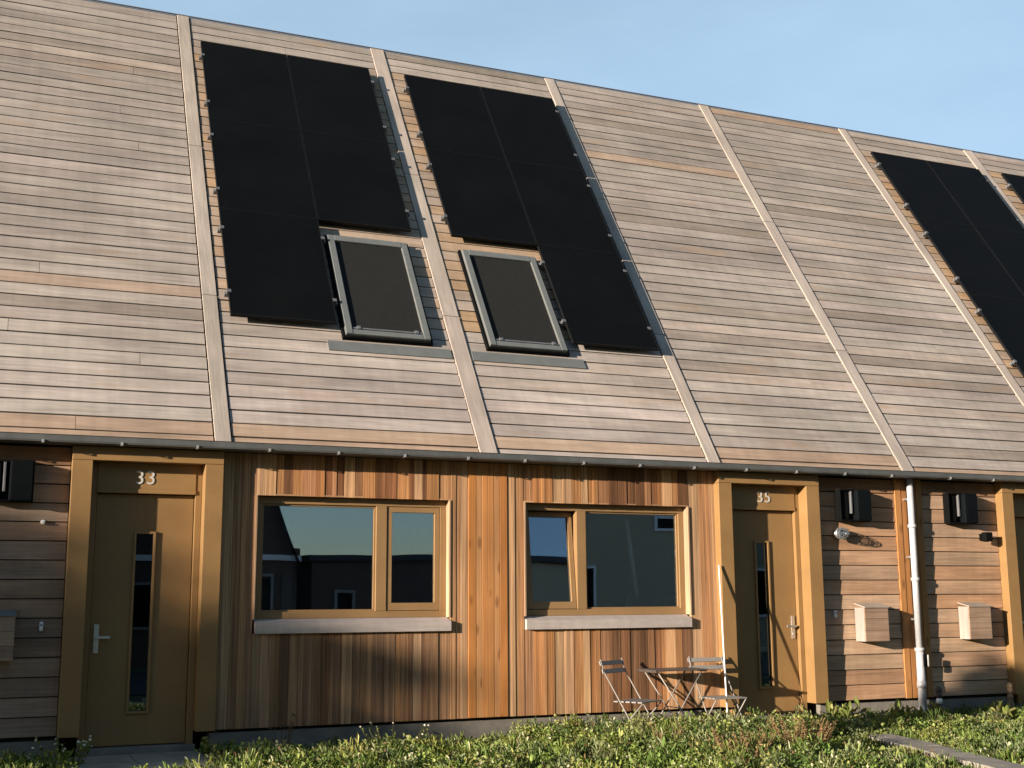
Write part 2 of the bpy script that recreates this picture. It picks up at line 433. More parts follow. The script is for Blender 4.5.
    if number == '35':
        mb = MB(); bx(mb, g0 + .004, g1 - .004, yl + .03, yl + .034, z0 + .09, .62); mb.build('inner_blind', M['white'], door)
    mb = MB()
    hx = 3.745
    bx(mb, hx - .022, hx + .022, yl - .012, yl - .001, .70, .955)
    mb.tube((m * hx, yl - .012, .84), (m * hx, yl - .055, .84), .011)
    bx(mb, hx - .115, hx + .01, yl - .066, yl - .048, .828, .852)
    mb.tube((m * hx, yl - .012, .755), (m * hx, yl - .02, .755), .014)
    mb.build('door_handle', M['steel'], door, .002)
    # ---- front room behind the window
    mb = MB()
    bx(mb, .1, 2.7, 3.6, 3.64, -.1, 2.45); bx(mb, .1, .14, .13, 3.6, -.1, 2.45); bx(mb, 2.62, 2.66, .13, 3.6, -.1, 2.45); bx(mb, .1, 2.7, .13, 3.6, 2.42, 2.45)
    rm = mb.build('room', M['plaster'], H)
    mb = MB(); bx(mb, .14, 2.62, .13, 3.6, -.1, -.06); mb.build('room_floor', M['intfloor'], rm)
    # ---- skylight
    fr = ROOF_FR
    def rb(mb, a, b, s0, s1, n0, n1, col=(1, 1, 1)):
        xa, xb = X(a, b); mb.box((xa, s0, n0), (xb, s1, n1), col, 0, fr)
    mb = MB(); sa, sb, ta, tb = .35, 1.305, 1.51, 3.13
    rb(mb, sa, sa + .075, ta, tb, -.02, .085); rb(mb, sb - .075, sb, ta, tb, -.02, .085)
    rb(mb, sa + .075, sb - .075, tb - .09, tb, -.02, .088); rb(mb, sa + .075, sb - .075, ta, ta + .07, -.02, .080)
    sk = mb.build('skylight', M['skyframe'], H, .006)
    mb = MB(); rb(mb, sa + .075, sb - .075, ta + .07, tb - .09, .03, .055); mb.build('screen', M['screen'], sk)
    mb = MB(); rb(mb, sa + .085, sb - .085, ta + .085, ta + .105, .056, .075); 
    rb(mb, sa + .13, sa + .17, ta + .078, ta + .12, .057, .085); rb(mb, sb - .17, sb - .13, ta + .078, ta + .12, .057, .085)
    mb.build('screen_bar', M['alu'], sk)
    mb = MB()
    rb(mb, sa - .03, sa - .002, ta - .03, tb + .03, -.02, .045); rb(mb, sb + .002, sb + .03, ta - .03, tb + .03, -.02, .045)
    rb(mb, sa - .002, sb + .002, ta - .03, ta - .002, -.02, .05)
    mb.build('gasket', M['black'], sk)
    mb = MB(); rb(mb, .125, 1.505, 1.305, 1.445, -.01, .014); mb.build('flashing_apron', M['skyframe'], sk)
    return H

def solar_array(X0, m, label, seed):
    random.seed(seed)
    A = thing('solar_array', (X0, 0, 0), label, 'solar array', 'black solar arrays on the timber roof')
    n0, n1 = .075, .11
    w, h = 1.128, 1.716
    cells = [(.258, 5.085), (1.394, 5.085), (.258, 3.355), (1.394, 3.355), (1.394, 1.625)]
    for a, s in cells:
        x0, x1 = min(m * a, m * (a + w)), max(m * a, m * (a + w))
        f = .011
        mb = MB()
        for lo, hi in [((x0, s, n0), (x1, s + f, n1)), ((x0, s + h - f, n0), (x1, s + h, n1)), ((x0, s + f, n0), (x0 + f, s + h - f, n1)), ((x1 - f, s + f, n0), (x1, s + h - f, n1))]:
            mb.box(lo, hi, (1, 1, 1), 0, ROOF_FR)
        pn = mb.build('solar_panel', M['pframe'], A)
        mb = MB(); mb.box((x0 + f, s + f, n0 + .004), (x1 - f, s + h - f, n1 - .003), (1, 1, 1), 0, ROOF_FR)
        mb.build('cell_glass', M['panel'], pn)
    rows = [(.205, 2.555, 5.085), (.205, 2.555, 3.355), (1.335, 2.555, 1.625)]
    for a, b, s in rows:
        for ds in (.36, 1.40):
            x0, x1 = min(m * a, m * b), max(m * a, m * b)
            mb = MB(); mb.box((x0, s + ds - .02, .03), (x1, s + ds + .02, .072), (1, 1, 1), 0, ROOF_FR)
            for xx in (x0 + .25, x1 - .25, (x0 + x1) / 2):
                mb.box((xx - .025, s + ds - .055, .002), (xx + .025, s + ds - .022, .06), (1, 1, 1), 0, ROOF_FR)
            rail = mb.build('mounting_rail', M['alu'], A)
            for xx in (x0 + .055, x1 - .028):
                mb = MB(); mb.box((xx - .035, s + ds - .022, .0725), (xx + .008, s + ds + .022, .112), (1, 1, 1), 0, ROOF_FR)
                mb.build('end_clamp', M['clamp'], rail)
    return A

houses = [
    (0, -1, '33', 'timber house with ochre door numbered 33 and skylight left of the central batten', 3, False),
    (0, 1, '35', 'timber house with ochre door numbered 35 and a tilted-open window sash', 5, True),
    (10.8, -1, '37', 'timber house right of the white downpipe, its ochre door cut by the picture edge', 7, False),
    (10.8, 1, '39', 'farthest timber house, only its roof top showing at the right edge', 9, False),
]
HS = {}
for X0, m, num, lab, sd, tl in houses: HS[num] = build_house(X0, m, num, lab, sd, tl)
solar_array(0, -1, 'five-panel black solar array above the left skylight, on the roof of house 33', 1)
solar_array(0, 1, 'five-panel black solar array above the right skylight, on the roof of house 35', 2)
solar_array(10.8, -1, 'large black solar array at the right edge above the bare roof bays', 3)
solar_array(10.8, 1, 'sliver of black solar array beyond the last roof batten at far right', 4)

# ------------------------------------------------------------------ downpipe (part of house 35)
H = HS['35']
mb = MB(); px = 5.365; py = -.085
mb.tube((px, py, 2.54), (px, py, .55), .038, n=16); mb.tube((px, py, .55), (px, py, -.24), .046, n=16)
for z in (1.98, 1.36, .555): mb.tube((px, py, z - .02), (px, py, z + .02), .05 if z > .6 else .056, n=16)
mb.tube((px, py, .12), (px, py, .2), .056, .05, n=16); mb.tube((px, py, -.3), (px, py, -.1), .058, n=16)
pipe = mb.build('downpipe', M['pipe'], H)
for z in (2.3, 1.62, .9):
    mb = MB(); mb.box((px - .045, py + .035, z - .012), (px + .045, .0, z + .012)); mb.build('pipe_clip', M['steel'], pipe)
mb = MB(); mb.box((px + .0, py - .068, .36), (px + .05, py - .05, .5)); mb.build('inspection_tag', M['black'], pipe, .004)
mb = MB(); mb.box((px + .05, py - .07, .365), (px + .066, py - .05, .495)); mb.build('tag_edge', M['white'], pipe)

# ------------------------------------------------------------------ things on the walls
def vent(x, label):
    v = thing('vent_box', (x, 0, 2.205), label, 'vent', 'black vent boxes beside the doors')
    mb = MB(); w, h = .205, .185
    mb.box((-w, -.05, -h), (w, .0, h)); mb.box((-w, -.10, h - .02), (w, -.05, h)); mb.box((-w, -.10, -h), (w, -.05, -h + .02)); mb.box((-w, -.10, -h + .02), (-w + .015, -.05, h - .02))
    mb.build('housing', M['black'], v, .006)
    mb = MB(); mb.box((-w + .03, -.075, -h + .03), (-.075, -.051, h - .025)); 
    mb.build('grille', M['black'], v)
    mb = MB(); mb.box((-.052, -.096, -h + .09), (-.03, -.051, h - .02)); mb.build('metal_strip', M['alu'], v, .003)
    mb = MB(); mb.box((.0, -.15, -h + .005), (w - .004, -.051, h - .005)); mb.build('hood', M['slate'], v, .016)
    return v
vent(-4.55, 'black vent box on the wall left of door 33')
vent(4.54, 'black vent box above the caged lamp, right of door 35')
vent(6.13, 'black vent box right of the downpipe, left of door 37')

def mailbox(x, label):
    b = thing('letter_box', (x, -.012, .85), label, 'letter box', 'wooden letter boxes on the walls')
    mb = MB(); w, h, d = .166, .19, .168; rg = random.Random(x)
    for k in range(3):
        z0 = -h + k * 2 * h / 3
        mb.box((-w, -d, z0 + .0015), (w, -d + .018, z0 + 2 * h / 3 - .0015), jit((.30, .205, .14), .12, rg), 0)
    mb.build('front', M['shiplap'], b, .002)
    mb = MB()
    for s in (-1, 1):
        x0, x1 = sorted((s * w, s * (w - .018)))
        mb.box((x0, -d + .019, -h), (x1, 0.01, h), (.31, .28, .245), 2)
    mb.box((-w + .019, -d + .019, -h), (w - .019, 0.01, -h + .018), (.4, .3, .2), 0)
    mb.build('side_board', M['batten'], b, .002)
    mb = MB(); fr = (Vector((0, -d - .012, h - .004)), Vector((1, 0, 0)), Vector((0, .975, .22)).normalized(), Vector((0, -.22, .975)).normalized())
    mb.box((-w - .008, 0, 0), (w + .008, d + .03, .012), (.36, .30, .24), 0, fr)
    mb.build('lid', M['lid'] if x < 0 else M['batten'], b, .002)
mailbox(-4.60, 'wooden letter box with blue-grey lid, in shade at the left edge')
mailbox(4.70, 'wooden letter box between door 35 and the downpipe')
mailbox(6.22, 'wooden letter box right of the downpipe, beside door 37')

lamp = thing('wall_lamp', (4.34, 0, 1.88), 'round caged metal lamp below the black vent beside door 35', 'lamp')
mb = MB(); mb.tube((0, .0, .0), (0, -.03, .0), .05, .045, 16); mb.tube((0, -.03, 0), (0, -.06, 0), .03, .045, 16); mb.tube((0, -.06, 0), (0, -.085, 0), .07, .07, 18)
mb.build('base', M['steel'], lamp)
mb = MB(); mb.ball((0, -.13, 0), .045, 14, 9, (1, 1.2, 1)); mb.build('globe', M['bulb'], lamp)
mb = MB()
for k in range(8):
    t = k * math.pi / 4; pts = []
    for j in range(7):
        q = j / 6 * math.pi / 2; pts.append((.066 * math.cos(q) * math.cos(t), -.085 - .13 * math.sin(q), .066 * math.cos(q) * math.sin(t)))
    mb.path(pts, .0035, 5)
for q in (.35, .8):
    mb.path([(.066 * math.cos(q) * math.cos(t), -.085 - .13 * math.sin(q), .066 * math.cos(q) * math.sin(t)) for t in [i * math.pi / 8 for i in range(17)]], .003, 5)
mb.build('cage', M['zinc'], lamp)
spot = thing('wall_lamp', (6.49, -.003, 1.87), 'small dark square spotlight beside the frame of door 37', 'lamp')
mb = MB(); mb.box((-.03, -.02, -.04), (.03, .01, .04)); mb.box((-.012, -.06, -.012), (.012, -.02, .012)); mb.build('bracket', M['black'], spot, .003)
mb = MB(); mb.box((-.06, -.14, -.055), (.05, -.06, .055)); mb.build('lamp_head', M['black'], spot, .012)
for x, z, lab in [(-4.215, .945, 'small white doorbell left of door 33, in shade'), (4.255, .97, 'small white doorbell between door 35 and its letter box')]:
    b = thing('doorbell', (x, -.004, z), lab, 'doorbell', 'white doorbells')
    mb = MB(); mb.box((-.017, -.022, -.042), (.017, .02, .042)); mb.build('case', M['white'], b, .012)
    mb = MB(); mb.tube((0, -.022, .012), (0, -.026, .012), .009, n=12); mb.build('button', M['alu'], b)
mb = MB(); mb.tube((0, 0.02, 0), (0, -.02, 0), .022, .018, 12); mb.tube((0, -.02, -.0), (0, -.035, -.0), .008, n=8)
tag(mb.build('cable_outlet', M['white'], None, 0, (-4.25, 0, 1.855)), 'tiny white cable outlet on the wall under the vent of house 33', 'cable outlet')

# white pole inside the window of 35
mb = MB(); mb.tube((0, 0, 0), (-.08, .06, .86), .026, .026, 10)
po = mb.build('white_pole', M['white'], None, 0, (1.84, .25, 1.165))
tag(po, 'thin white pole leaning behind the right-hand window glass', 'pole')
mb = MB(); mb.box((-.33, 0, -.03), (.33, .3, .0)); mb.box((-.33, .02, -1.22), (-.29, .28, -.03)); mb.box((.29, .02, -1.22), (.33, .28, -.03)); mb.box((-.29, .25, -1.22), (.29, .28, -.03))
tag(mb.build('shelf', M['intfloor'], None, 0, (2.0, .18, 1.165)), 'dark low shelf just inside the right-hand window', 'shelf')

# ------------------------------------------------------------------ bistro set and pole
def chair(loc, rz, label):
    c = thing('folding_chair', loc, label, 'chair', 'folding chairs by the wall of house 35'); c.rotation_euler = (0, 0, rz)
    w = .20
    mb = MB()
    for k in range(5): mb.box((-w + .005, -.14 + k * .07, .445), (w - .005, -.14 + k * .07 + .05, .458))
    mb.build('seat', M['metalgrey'], c, .002)
    fr = (Vector((0, -.24, .72)), Vector((1, 0, 0)), Vector((0, .93, .36)).normalized(), Vector((0, -.36, .93)).normalized())
    mb = MB()
    for z in (0, .085): mb.box((-w - .02, -.006, z), (w + .02, .006, z + .045), (1, 1, 1), 0, fr)
    mb.build('backrest', M['metalgrey'], c, .002)
    for s in (-1, 1):
        mb = MB(); mb.path([(s * w, -.285, .86), (s * w, -.245, .74), (s * w, .23, .0)], .007, 6); mb.build('front_leg', M['metalgrey'], c)
        mb = MB(); mb.tube((s * (w - .022), .19, .44), (s * (w - .022), -.24, .0), .007, n=6); mb.build('rear_leg', M['metalgrey'], c)
    mb = MB(); mb.tube((-w, .16, .085), (w, .16, .085), .007, n=6); mb.tube((-w + .022, -.17, .07), (w - .022, -.17, .07), .007, n=6)
    mb.build('stretcher', M['metalgrey'], c)
chair((2.43, -.44, GROUND + .01), math.pi, 'pale folding chair by the white pole, its back to the wall')
chair((1.42, -.45, GROUND + .01), R(-150), 'folding chair left of the small table, its backrest in shadow')
t = thing('folding_table', (1.93, -.32, GROUND + .01), 'small folding table between the two chairs under the window', 'table')
mb = MB()
for k in range(6): mb.box((-.31, -.2 + k * .068, .735), (.31, -.2 + k * .068 + .058, .748))
mb.box((-.30, -.19, .72), (-.28, .19, .735)); mb.box((.28, -.19, .72), (.30, .19, .735))
mb.build('table_top', M['darkbrown'], t, .002)
for s in (-1, 1):
    mb = MB(); mb.path([(-.25, s * .16, .0), (.25, s * .16, .72)], .007, 6); mb.build('leg', M['metalgrey'], t)
    mb = MB(); mb.path([(.25, s * .14, .0), (-.25, s * .14, .72)], .007, 6); mb.build('leg', M['metalgrey'], t)
mb = MB(); mb.tube((0, -.16, .36), (0, .16, .36), .007, n=6); mb.build('stretcher', M['metalgrey'], t)
mb = MB(); mb.tube((2.47, -.5, GROUND), (2.655, -.128, 1.51), .0085, .008, 10)
tag(mb.build('leaning_pole', M['white']), 'thin white pole leaning against the left frame of door 35', 'pole')

def post(loc, label, mat, h):
    g = thing('garden_stub', loc, label, 'garden post'); mb = MB()
    mb.tube((0, 0, 0), (0, 0, h * .6), .045, .035, 12); mb.tube((0, 0, h * .72), (0, 0, h * .86), .025, .04, 12); mb.ball((0, 0, h * .92), .042, 12, 8)
    mb.build('shaft', mat, g)
    mb = MB(); mb.tube((0, 0, h * .6), (0, 0, h * .72), .04, .03, 12); mb.build('collar', M['white'] if mat == M['ornament'] else mat, g)
post((5.40, -.32, GROUND), 'small dark post with pale collar at the foot of the downpipe', M['ornament'], .47)
post((6.55, -.22, GROUND), 'short brown post stub at the foot of door frame 37', M['rust'], .47)

# ------------------------------------------------------------------ ground
def sheet(name, pts, z, mat, kind='structure'):
    mb = MB(); mb.face([(x, y, z) for x, y in pts]); return tag(mb.build(name, mat), kind=kind)
sheet('ground', [(-300, -300), (300, -300), (300, 300), (-300, 300)], GROUND - .02, M['field'])
sheet('flower_bed', [(-30, -6), (30, -6), (30, .1), (-30, .1)], GROUND, M['soil'])
sheet('road', [(-120, -15.5), (120, -15.5), (120, -9), (-120, -9)], GROUND - .004, M['asphalt'])
def slabs(name, quads, z):
    mb = MB(); rg = random.Random(4)
    for q in quads:
        c = [Vector((x, y, z + rg.uniform(-.004, .004))) for x, y in q]; d = [v - Vector((0, 0, .12)) for v in c]
        mb.face(c); 
        for k in range(4): mb.face([d[k], d[(k + 1) % 4], c[(k + 1) % 4], c[k]])
    return tag(mb.build(name, M['slab'], None, .006), kind='structure')
slabs('path', [[(-4.02 + i * .6, -1.5 + j * .5), (-3.43 + i * .6, -1.5 + j * .5), (-3.43 + i * .6, -1.01 + j * .5), (-4.02 + i * .6, -1.01 + j * .5)] for i in range(2) for j in range(3)], -.175)
a, b = Vector((3.58, -1.45)), Vector((2.75, -4.6)); dr = (b - a).normalized(); nr = Vector((-dr.y, dr.x))
qs = []
for k in range(8):
    p0 = a + dr * (k * .53); p1 = p0 + dr * .52
    qs.append([tuple(p0 - nr * .16), tuple(p1 - nr * .16), tuple(p1 + nr * .16), tuple(p0 + nr * .16)])
slabs('garden_path', qs, -.185)
slabs('doorstep', [[(2.8, -.38), (3.95, -.38), (3.95, .06), (2.8, .06)]], -.2)

# ------------------------------------------------------------------ vegetation
rs = np.random.RandomState(11)
def leaves_obj(name, P, D, U, Ln, Wd, C, mat, parent=None, loc=None):
    """one mesh of folded leaves: P base, D direction, U normal-ish, lengths, widths, colours"""
    n = len(P)
    D = D / np.linalg.norm(D, axis=1, keepdims=True)
    S = np.cross(D, U); S /= (np.linalg.norm(S, axis=1, keepdims=True) + 1e-9)
    Nn = np.cross(S, D)
    L = Ln[:, None]; Wv = Wd[:, None]
    V = np.empty((n, 6, 3))
    V[:, 0] = P; V[:, 3] = P + D * L - Nn * L * .12
    V[:, 1] = P + D * L * .42 + S * Wv * .5 + Nn * Wv * .18; V[:, 2] = P + D * L * .8 + S * Wv * .32 + Nn * Wv * .1
    V[:, 5] = P + D * L * .42 - S * Wv * .5 + Nn * Wv * .18; V[:, 4] = P + D * L * .8 - S * Wv * .32 + Nn * Wv * .1
    b = np.arange(n)[:, None] * 6
    F = np.concatenate([b + np.array([[0, 1, 2, 3]]), b + np.array([[0, 3, 4, 5]])], 1).reshape(-1)
    me = bpy.data.meshes.new(name)
    me.vertices.add(n * 6); me.vertices.foreach_set('co', V.reshape(-1).astype(np.float32))
    me.loops.add(n * 8); me.loops.foreach_set('vertex_index', F.astype(np.int32))
    me.polygons.add(n * 2); me.polygons.foreach_set('loop_start', (np.arange(n * 2) * 4).astype(np.int32))
    me.polygons.foreach_set('loop_total', np.full(n * 2, 4, np.int32))
    me.update(calc_edges=True); me.validate()
    at = me.color_attributes.new('Col', 'FLOAT_COLOR', 'POINT')
    c = np.ones((n, 6, 4), np.float32); c[:, :, :3] = C[:, None, :]
    at.data.foreach_set('color', c.ravel())
    me.materials.append(mat)
    o = bpy.data.objects.new(name, me); COL.objects.link(o)
    if parent: o.parent = parent
    if loc: o.location = loc
    return o

def rand_dirs(n, up=.3):
    a = rs.uniform(0, 2 * np.pi, n); e = rs.uniform(-.2, 1.2, n) + up * .5
    return np.stack([np.cos(a) * np.cos(e), np.sin(a) * np.cos(e), np.sin(e)], 1)

def lump(x, y):
    return (np.sin(x * 2.1 + 1.3 * np.sin(y * 1.7)) + np.sin(x * 4.7 + y * 3.1 + 2) * .6 + np.sin(x * .8 - 1) * .7) / 2.3

def bed():
    n = 3600
    x = rs.uniform(-6.5, 11.5, n); y = -.1 - 4.3 * rs.uniform(0, 1, n) ** 1.25
    pa = np.array(a); pd = np.array(dr); pn = np.array(nr)
    rel = np.stack([x, y], 1) - pa; tt = rel @ pd; oo = rel @ pn
    keep = ~((np.abs(oo) < .13) & (tt > -.05)) & ~((x > -4.0) & (x < -2.86) & (y > -1.55)) & ~((x > 2.75) & (x < 3.95) & (y > -.4))
    x, y = x[keep], y[keep]; n = len(x)
    hgt = .17 + .06 * lump(x, y) + rs.uniform(-.03, .05, n)
    hgt = hgt + .06
    hgt = np.where((y > -.6) & (x < .2), hgt * .72, hgt)
    hgt = np.where((x > .2) & (x < 3.4), hgt + .05, hgt)
    hgt = np.where(x < -4.0, hgt * 1.0, hgt)
    hgt = np.where(x > 3.6, hgt * .82, hgt)
    near = np.abs(((np.stack([x, y], 1) - pa) @ pn)) < .42
    near2 = np.abs(((np.stack([x, y], 1) - pa) @ pn)) < .95
    hgt = np.where(near2 & (y < -1.35), np.minimum(hgt, .15), hgt)
    hgt = np.where(near & (y < -1.2), .115, hgt)
    tone = rs.uniform(0, 1, n)
    Ps, Ds, Ls, Ws, Cs = [], [], [], [], []
    pal = np.array([(.215, .28, .065), (.15, .22, .048), (.29, .325, .10), (.09, .145, .034), (.23, .27, .12)])
    for i in range(n):
        k = 92
        r = .13 * np.sqrt(rs.uniform(0, 1, k)); t = rs.uniform(0, 2 * np.pi, k)
        zz = hgt[i] * rs.uniform(.25, 1.0, k) ** .6 * (1 - .5 * (r / .13) ** 2)
        P = np.stack([x[i] + r * np.cos(t), y[i] + r * np.sin(t), GROUND + zz], 1)
        sp = rs.randint(0, 10)
        D = rand_dirs(k)
        if sp < 1:      # grassy tuft
            D[:, 2] = np.abs(D[:, 2]) + 1.2; Lk = rs.uniform(.05, .12, k); Wk = rs.uniform(.004, .008, k)
        elif sp < 4:    # larger leaves
            Lk = rs.uniform(.03, .06, k); Wk = Lk * rs.uniform(.4, .6, k)
        else:           # clover-like
            Lk = rs.uniform(.017, .036, k); Wk = Lk * rs.uniform(.6, .95, k)
        c = pal[rs.randint(0, 5)] * (1 - .35 * tone[i] + .15) * rs.uniform(.6, 1.4, (k, 1))
        c = c * np.array([1 + rs.uniform(-.1, .15), 1, 1])
        dry = rs.uniform(0, 1, k) < .035
        c[dry] = np.array([.20, .13, .06])
        c[rs.uniform(0, 1, k) < .04] = np.array([.50, .50, .32])  # scattered leaves coloured pale as painted highlights
        Ps.append(P); Ds.append(D); Ls.append(Lk); Ws.append(Wk); Cs.append(c)
    P = np.concatenate(Ps); D = np.concatenate(Ds); U = np.tile(np.array([0, 0, 1.]), (len(P), 1)) + rs.normal(0, .45, (len(P), 3))
    o = leaves_obj('weeds', P, D, U, np.concatenate(Ls), np.concatenate(Ws), np.concatenate(Cs), M['leaf'])
    tag(o, kind='stuff', label='dense low green weeds and clover covering the front beds', cat='weeds')
bed()

def plant(name, loc, label, cat, n, rad, h, L, Wf, cols, group=None, up=.8, flowers=0, fcol=(.75, .73, .66), stems=9, scol=(.12, .11, .04), fs=.012):
    g = thing(name, loc, label, cat, group)
    mb = MB(); tips = []
    for k in range(stems):
        t = rs.uniform(0, 2 * np.pi); rr = rad * np.sqrt(rs.uniform(0, 1)); hh = h * rs.uniform(.65, 1.05)
        b0 = (rr * .35 * math.cos(t), rr * .35 * math.sin(t), 0); m0 = (rr * .7 * math.cos(t), rr * .7 * math.sin(t), hh * .55); e0 = (rr * math.cos(t) * 1.05, rr * math.sin(t) * 1.05, hh)
        mb.tube(b0, m0, .004, .003, 5, scol); mb.tube(m0, e0, .003, .0015, 5, scol); tips.append((b0, m0, e0))
    mb.build('stems', M['twig'], g)
    if n:
        k = rs.randint(0, stems, n); f = rs.uniform(.15, 1, n); B = np.array([t[0] for t in tips]); Mi = np.array([t[1] for t in tips]); E_ = np.array([t[2] for t in tips])
        P = np.where(f[:, None] < .5, B[k] + (Mi[k] - B[k]) * f[:, None] * 2, Mi[k] + (E_[k] - Mi[k]) * (f[:, None] * 2 - 1))
        D = rand_dirs(n, up); U = np.tile(np.array([0, 0, 1.]), (n, 1)) + rs.normal(0, .4, (n, 3))
        Ln = rs.uniform(L * .6, L * 1.2, n); C = np.array(cols)[rs.randint(0, len(cols), n)] * rs.uniform(.65, 1.3, (n, 1))
        leaves_obj('leaves', P, D, U, Ln, Ln * Wf, C, M['leaf'], g)
    if flowers:
        for q in range(flowers):
            mb = MB()
            e0 = tips[q % stems][2]; o = rs.normal(0, .02, 3) if q >= stems else np.zeros(3)
            mb.ball((e0[0] + o[0], e0[1] + o[1], e0[2] + abs(o[2])), fs * rs.uniform(.7, 1.15), 7, 5, (1, 1, .8), fcol)
            mb.build('flower', M['petal'], g)
    return g
GR = [(.19, .225, .055), (.13, .17, .04), (.25, .245, .08)]
plant('flowering_weed', (-3.98, -.55, GROUND), 'white-flowered weed left of the paved step, at door 33', 'flowering weed', 420, .26, .34, .035, .6, GR, None, .6, 20, stems=20)
plant('flowering_weed', (-4.45, -.5, GROUND), 'white-flowered weed at the far left corner below the letter box', 'flowering weed', 380, .25, .25, .035, .6, GR, None, .6, 8, stems=14)
plant('flowering_weed', (-1.2, -.62, GROUND), 'sparse pale-flowered weed below the left window', 'flowering weed', 200, .45, .36, .03, .6, GR, None, .6, 12, stems=14, fs=.010)
plant('leafy_weed', (-2.75, -.5, GROUND), 'yellow-green bushy weed at the right end of the paved step', 'weed', 600, .24, .26, .035, .7, [(.28, .29, .08), (.2, .23, .055)], stems=16)
plant('leafy_weed', (-2.12, -.35, GROUND), 'tall reddish stalk weed below the left end of the left window', 'weed', 120, .14, .46, .028, .4, [(.17, .10, .06), (.13, .12, .04)], stems=9, scol=(.16, .08, .05))
plant('dock_plant', (4.05, -.35, GROUND), 'broad-leaved plant at the foot of the wall right of door 35', 'plant', 90, .24, .30, .14, .34, GR, None, .8, stems=12)
plant('dock_plant', (4.95, -.42, GROUND), 'broad-leaved plant in front of the downpipe foot', 'plant', 110, .30, .26, .13, .36, GR, None, .6, stems=12)
plant('dock_plant', (6.0, -.65, GROUND), 'broad-leaved plant right of the garden path near door 37', 'plant', 110, .30, .22, .12, .4, GR, None, .6, stems=12)
plant('dock_plant', (3.05, -.55, GROUND), 'small leafy plant at the doorstep of house 35', 'plant', 90, .2, .22, .10, .42, GR, None, .7, stems=10)
DRY = [(.30, .185, .085), (.22, .135, .062), (.34, .23, .12), (.20, .17, .06)]
plant('dry_shrub', (2.05, -2.3, GROUND), 'round brown dried shrub in the weeds before door 35', 'dry shrub', 3200, .36, .42, .026, .5, DRY, None, .3, stems=70, scol=(.24, .16, .08))
plant('dry_shrub', (1.2, -2.65, GROUND), 'flat pale-brown dried plant in the weeds left of the round brown shrub', 'dry shrub', 1500, .34, .38, .028, .4, DRY, None, .3, stems=40, scol=(.26, .17, .09))
plant('dry_shrub', (.95, -1.9, GROUND), 'thin straw-coloured dried stalks in the weeds below the right window', 'dry shrub', 120, .16, .40, .03, .25, DRY, None, .8, stems=16, scol=(.30, .22, .12))

# ------------------------------------------------------------------ trees and houses across the street (out of view)
def tree(loc, cz, rx, rz_, n, label, name='tree', ls=.16, group='trees across the street', trunk=.16):
    g = thing(name, loc, label, 'tree', group)
    mb = MB(); mb.tube((0, 0, -.1), (0, 0, cz - rz_ * .3), trunk, trunk * .6, 10)
    for k in range(9):
        t = k * 2.4; e = Vector((rx * .7 * math.cos(t), rx * .7 * math.sin(t), cz + rz_ * (.5 * math.sin(k * 1.9)))); mb.tube((0, 0, cz - rz_ * (.75 - .05 * k)), e, trunk * .4, .02, 6)
    mb.build('trunk', M['bark'], g)
    nc = 34; th = rs.uniform(0, 2 * np.pi, nc); cp = rs.uniform(-1, 1, nc); rr = rs.uniform(.35, 1, nc) ** .5 * .85
    Cc = np.stack([rx * rr * np.sqrt(1 - cp ** 2) * np.cos(th), rx * rr * np.sqrt(1 - cp ** 2) * np.sin(th), cz + rz_ * rr * cp], 1)
    k = rs.randint(0, nc, n); P = Cc[k] + rs.normal(0, 1, (n, 3)) * np.array([rx, rx, rz_]) * .16
    D = rs.normal(0, 1, (n, 3)); U = rs.normal(0, 1, (n, 3)); Ln = rs.uniform(ls * .6, ls * 1.3, n)
    C = np.array([(.05, .075, .02)]) * rs.uniform(.6, 1.5, (n, 1))
    leaves_obj('crown', P, D, U, Ln, Ln * .7, C, M['leaf'], g)
    return g
def at_wall(x, z, Y):   # where something at y=-Y must stand to put its shade on the wall at (x, z)
    return (x - 2.9 * Y, -Y, z + .58 * Y)
x_, y_, z_ = at_wall(-6.8, .42, 13); tree((x_, y_, GROUND), z_ - GROUND, 2.6, 1.85, 12000, 'broad tree up the street that shades door 33', ls=.2)
x_, y_, z_ = at_wall(-1.55, .55, 12); tree((x_, y_, GROUND), z_ - GROUND, .42, .30, 700, 'small round-headed tree up the street', ls=.12, trunk=.05)
x_, y_, z_ = at_wall(6.62, -.2, 5.2); tree((x_, y_, GROUND), z_ - GROUND, .27, .5, 6000, 'unseen young sapling added to cast a shadow right of the downpipe', name='sapling', ls=.11, group=None, trunk=.03)  # out of view, added only to throw its shadow on the wall

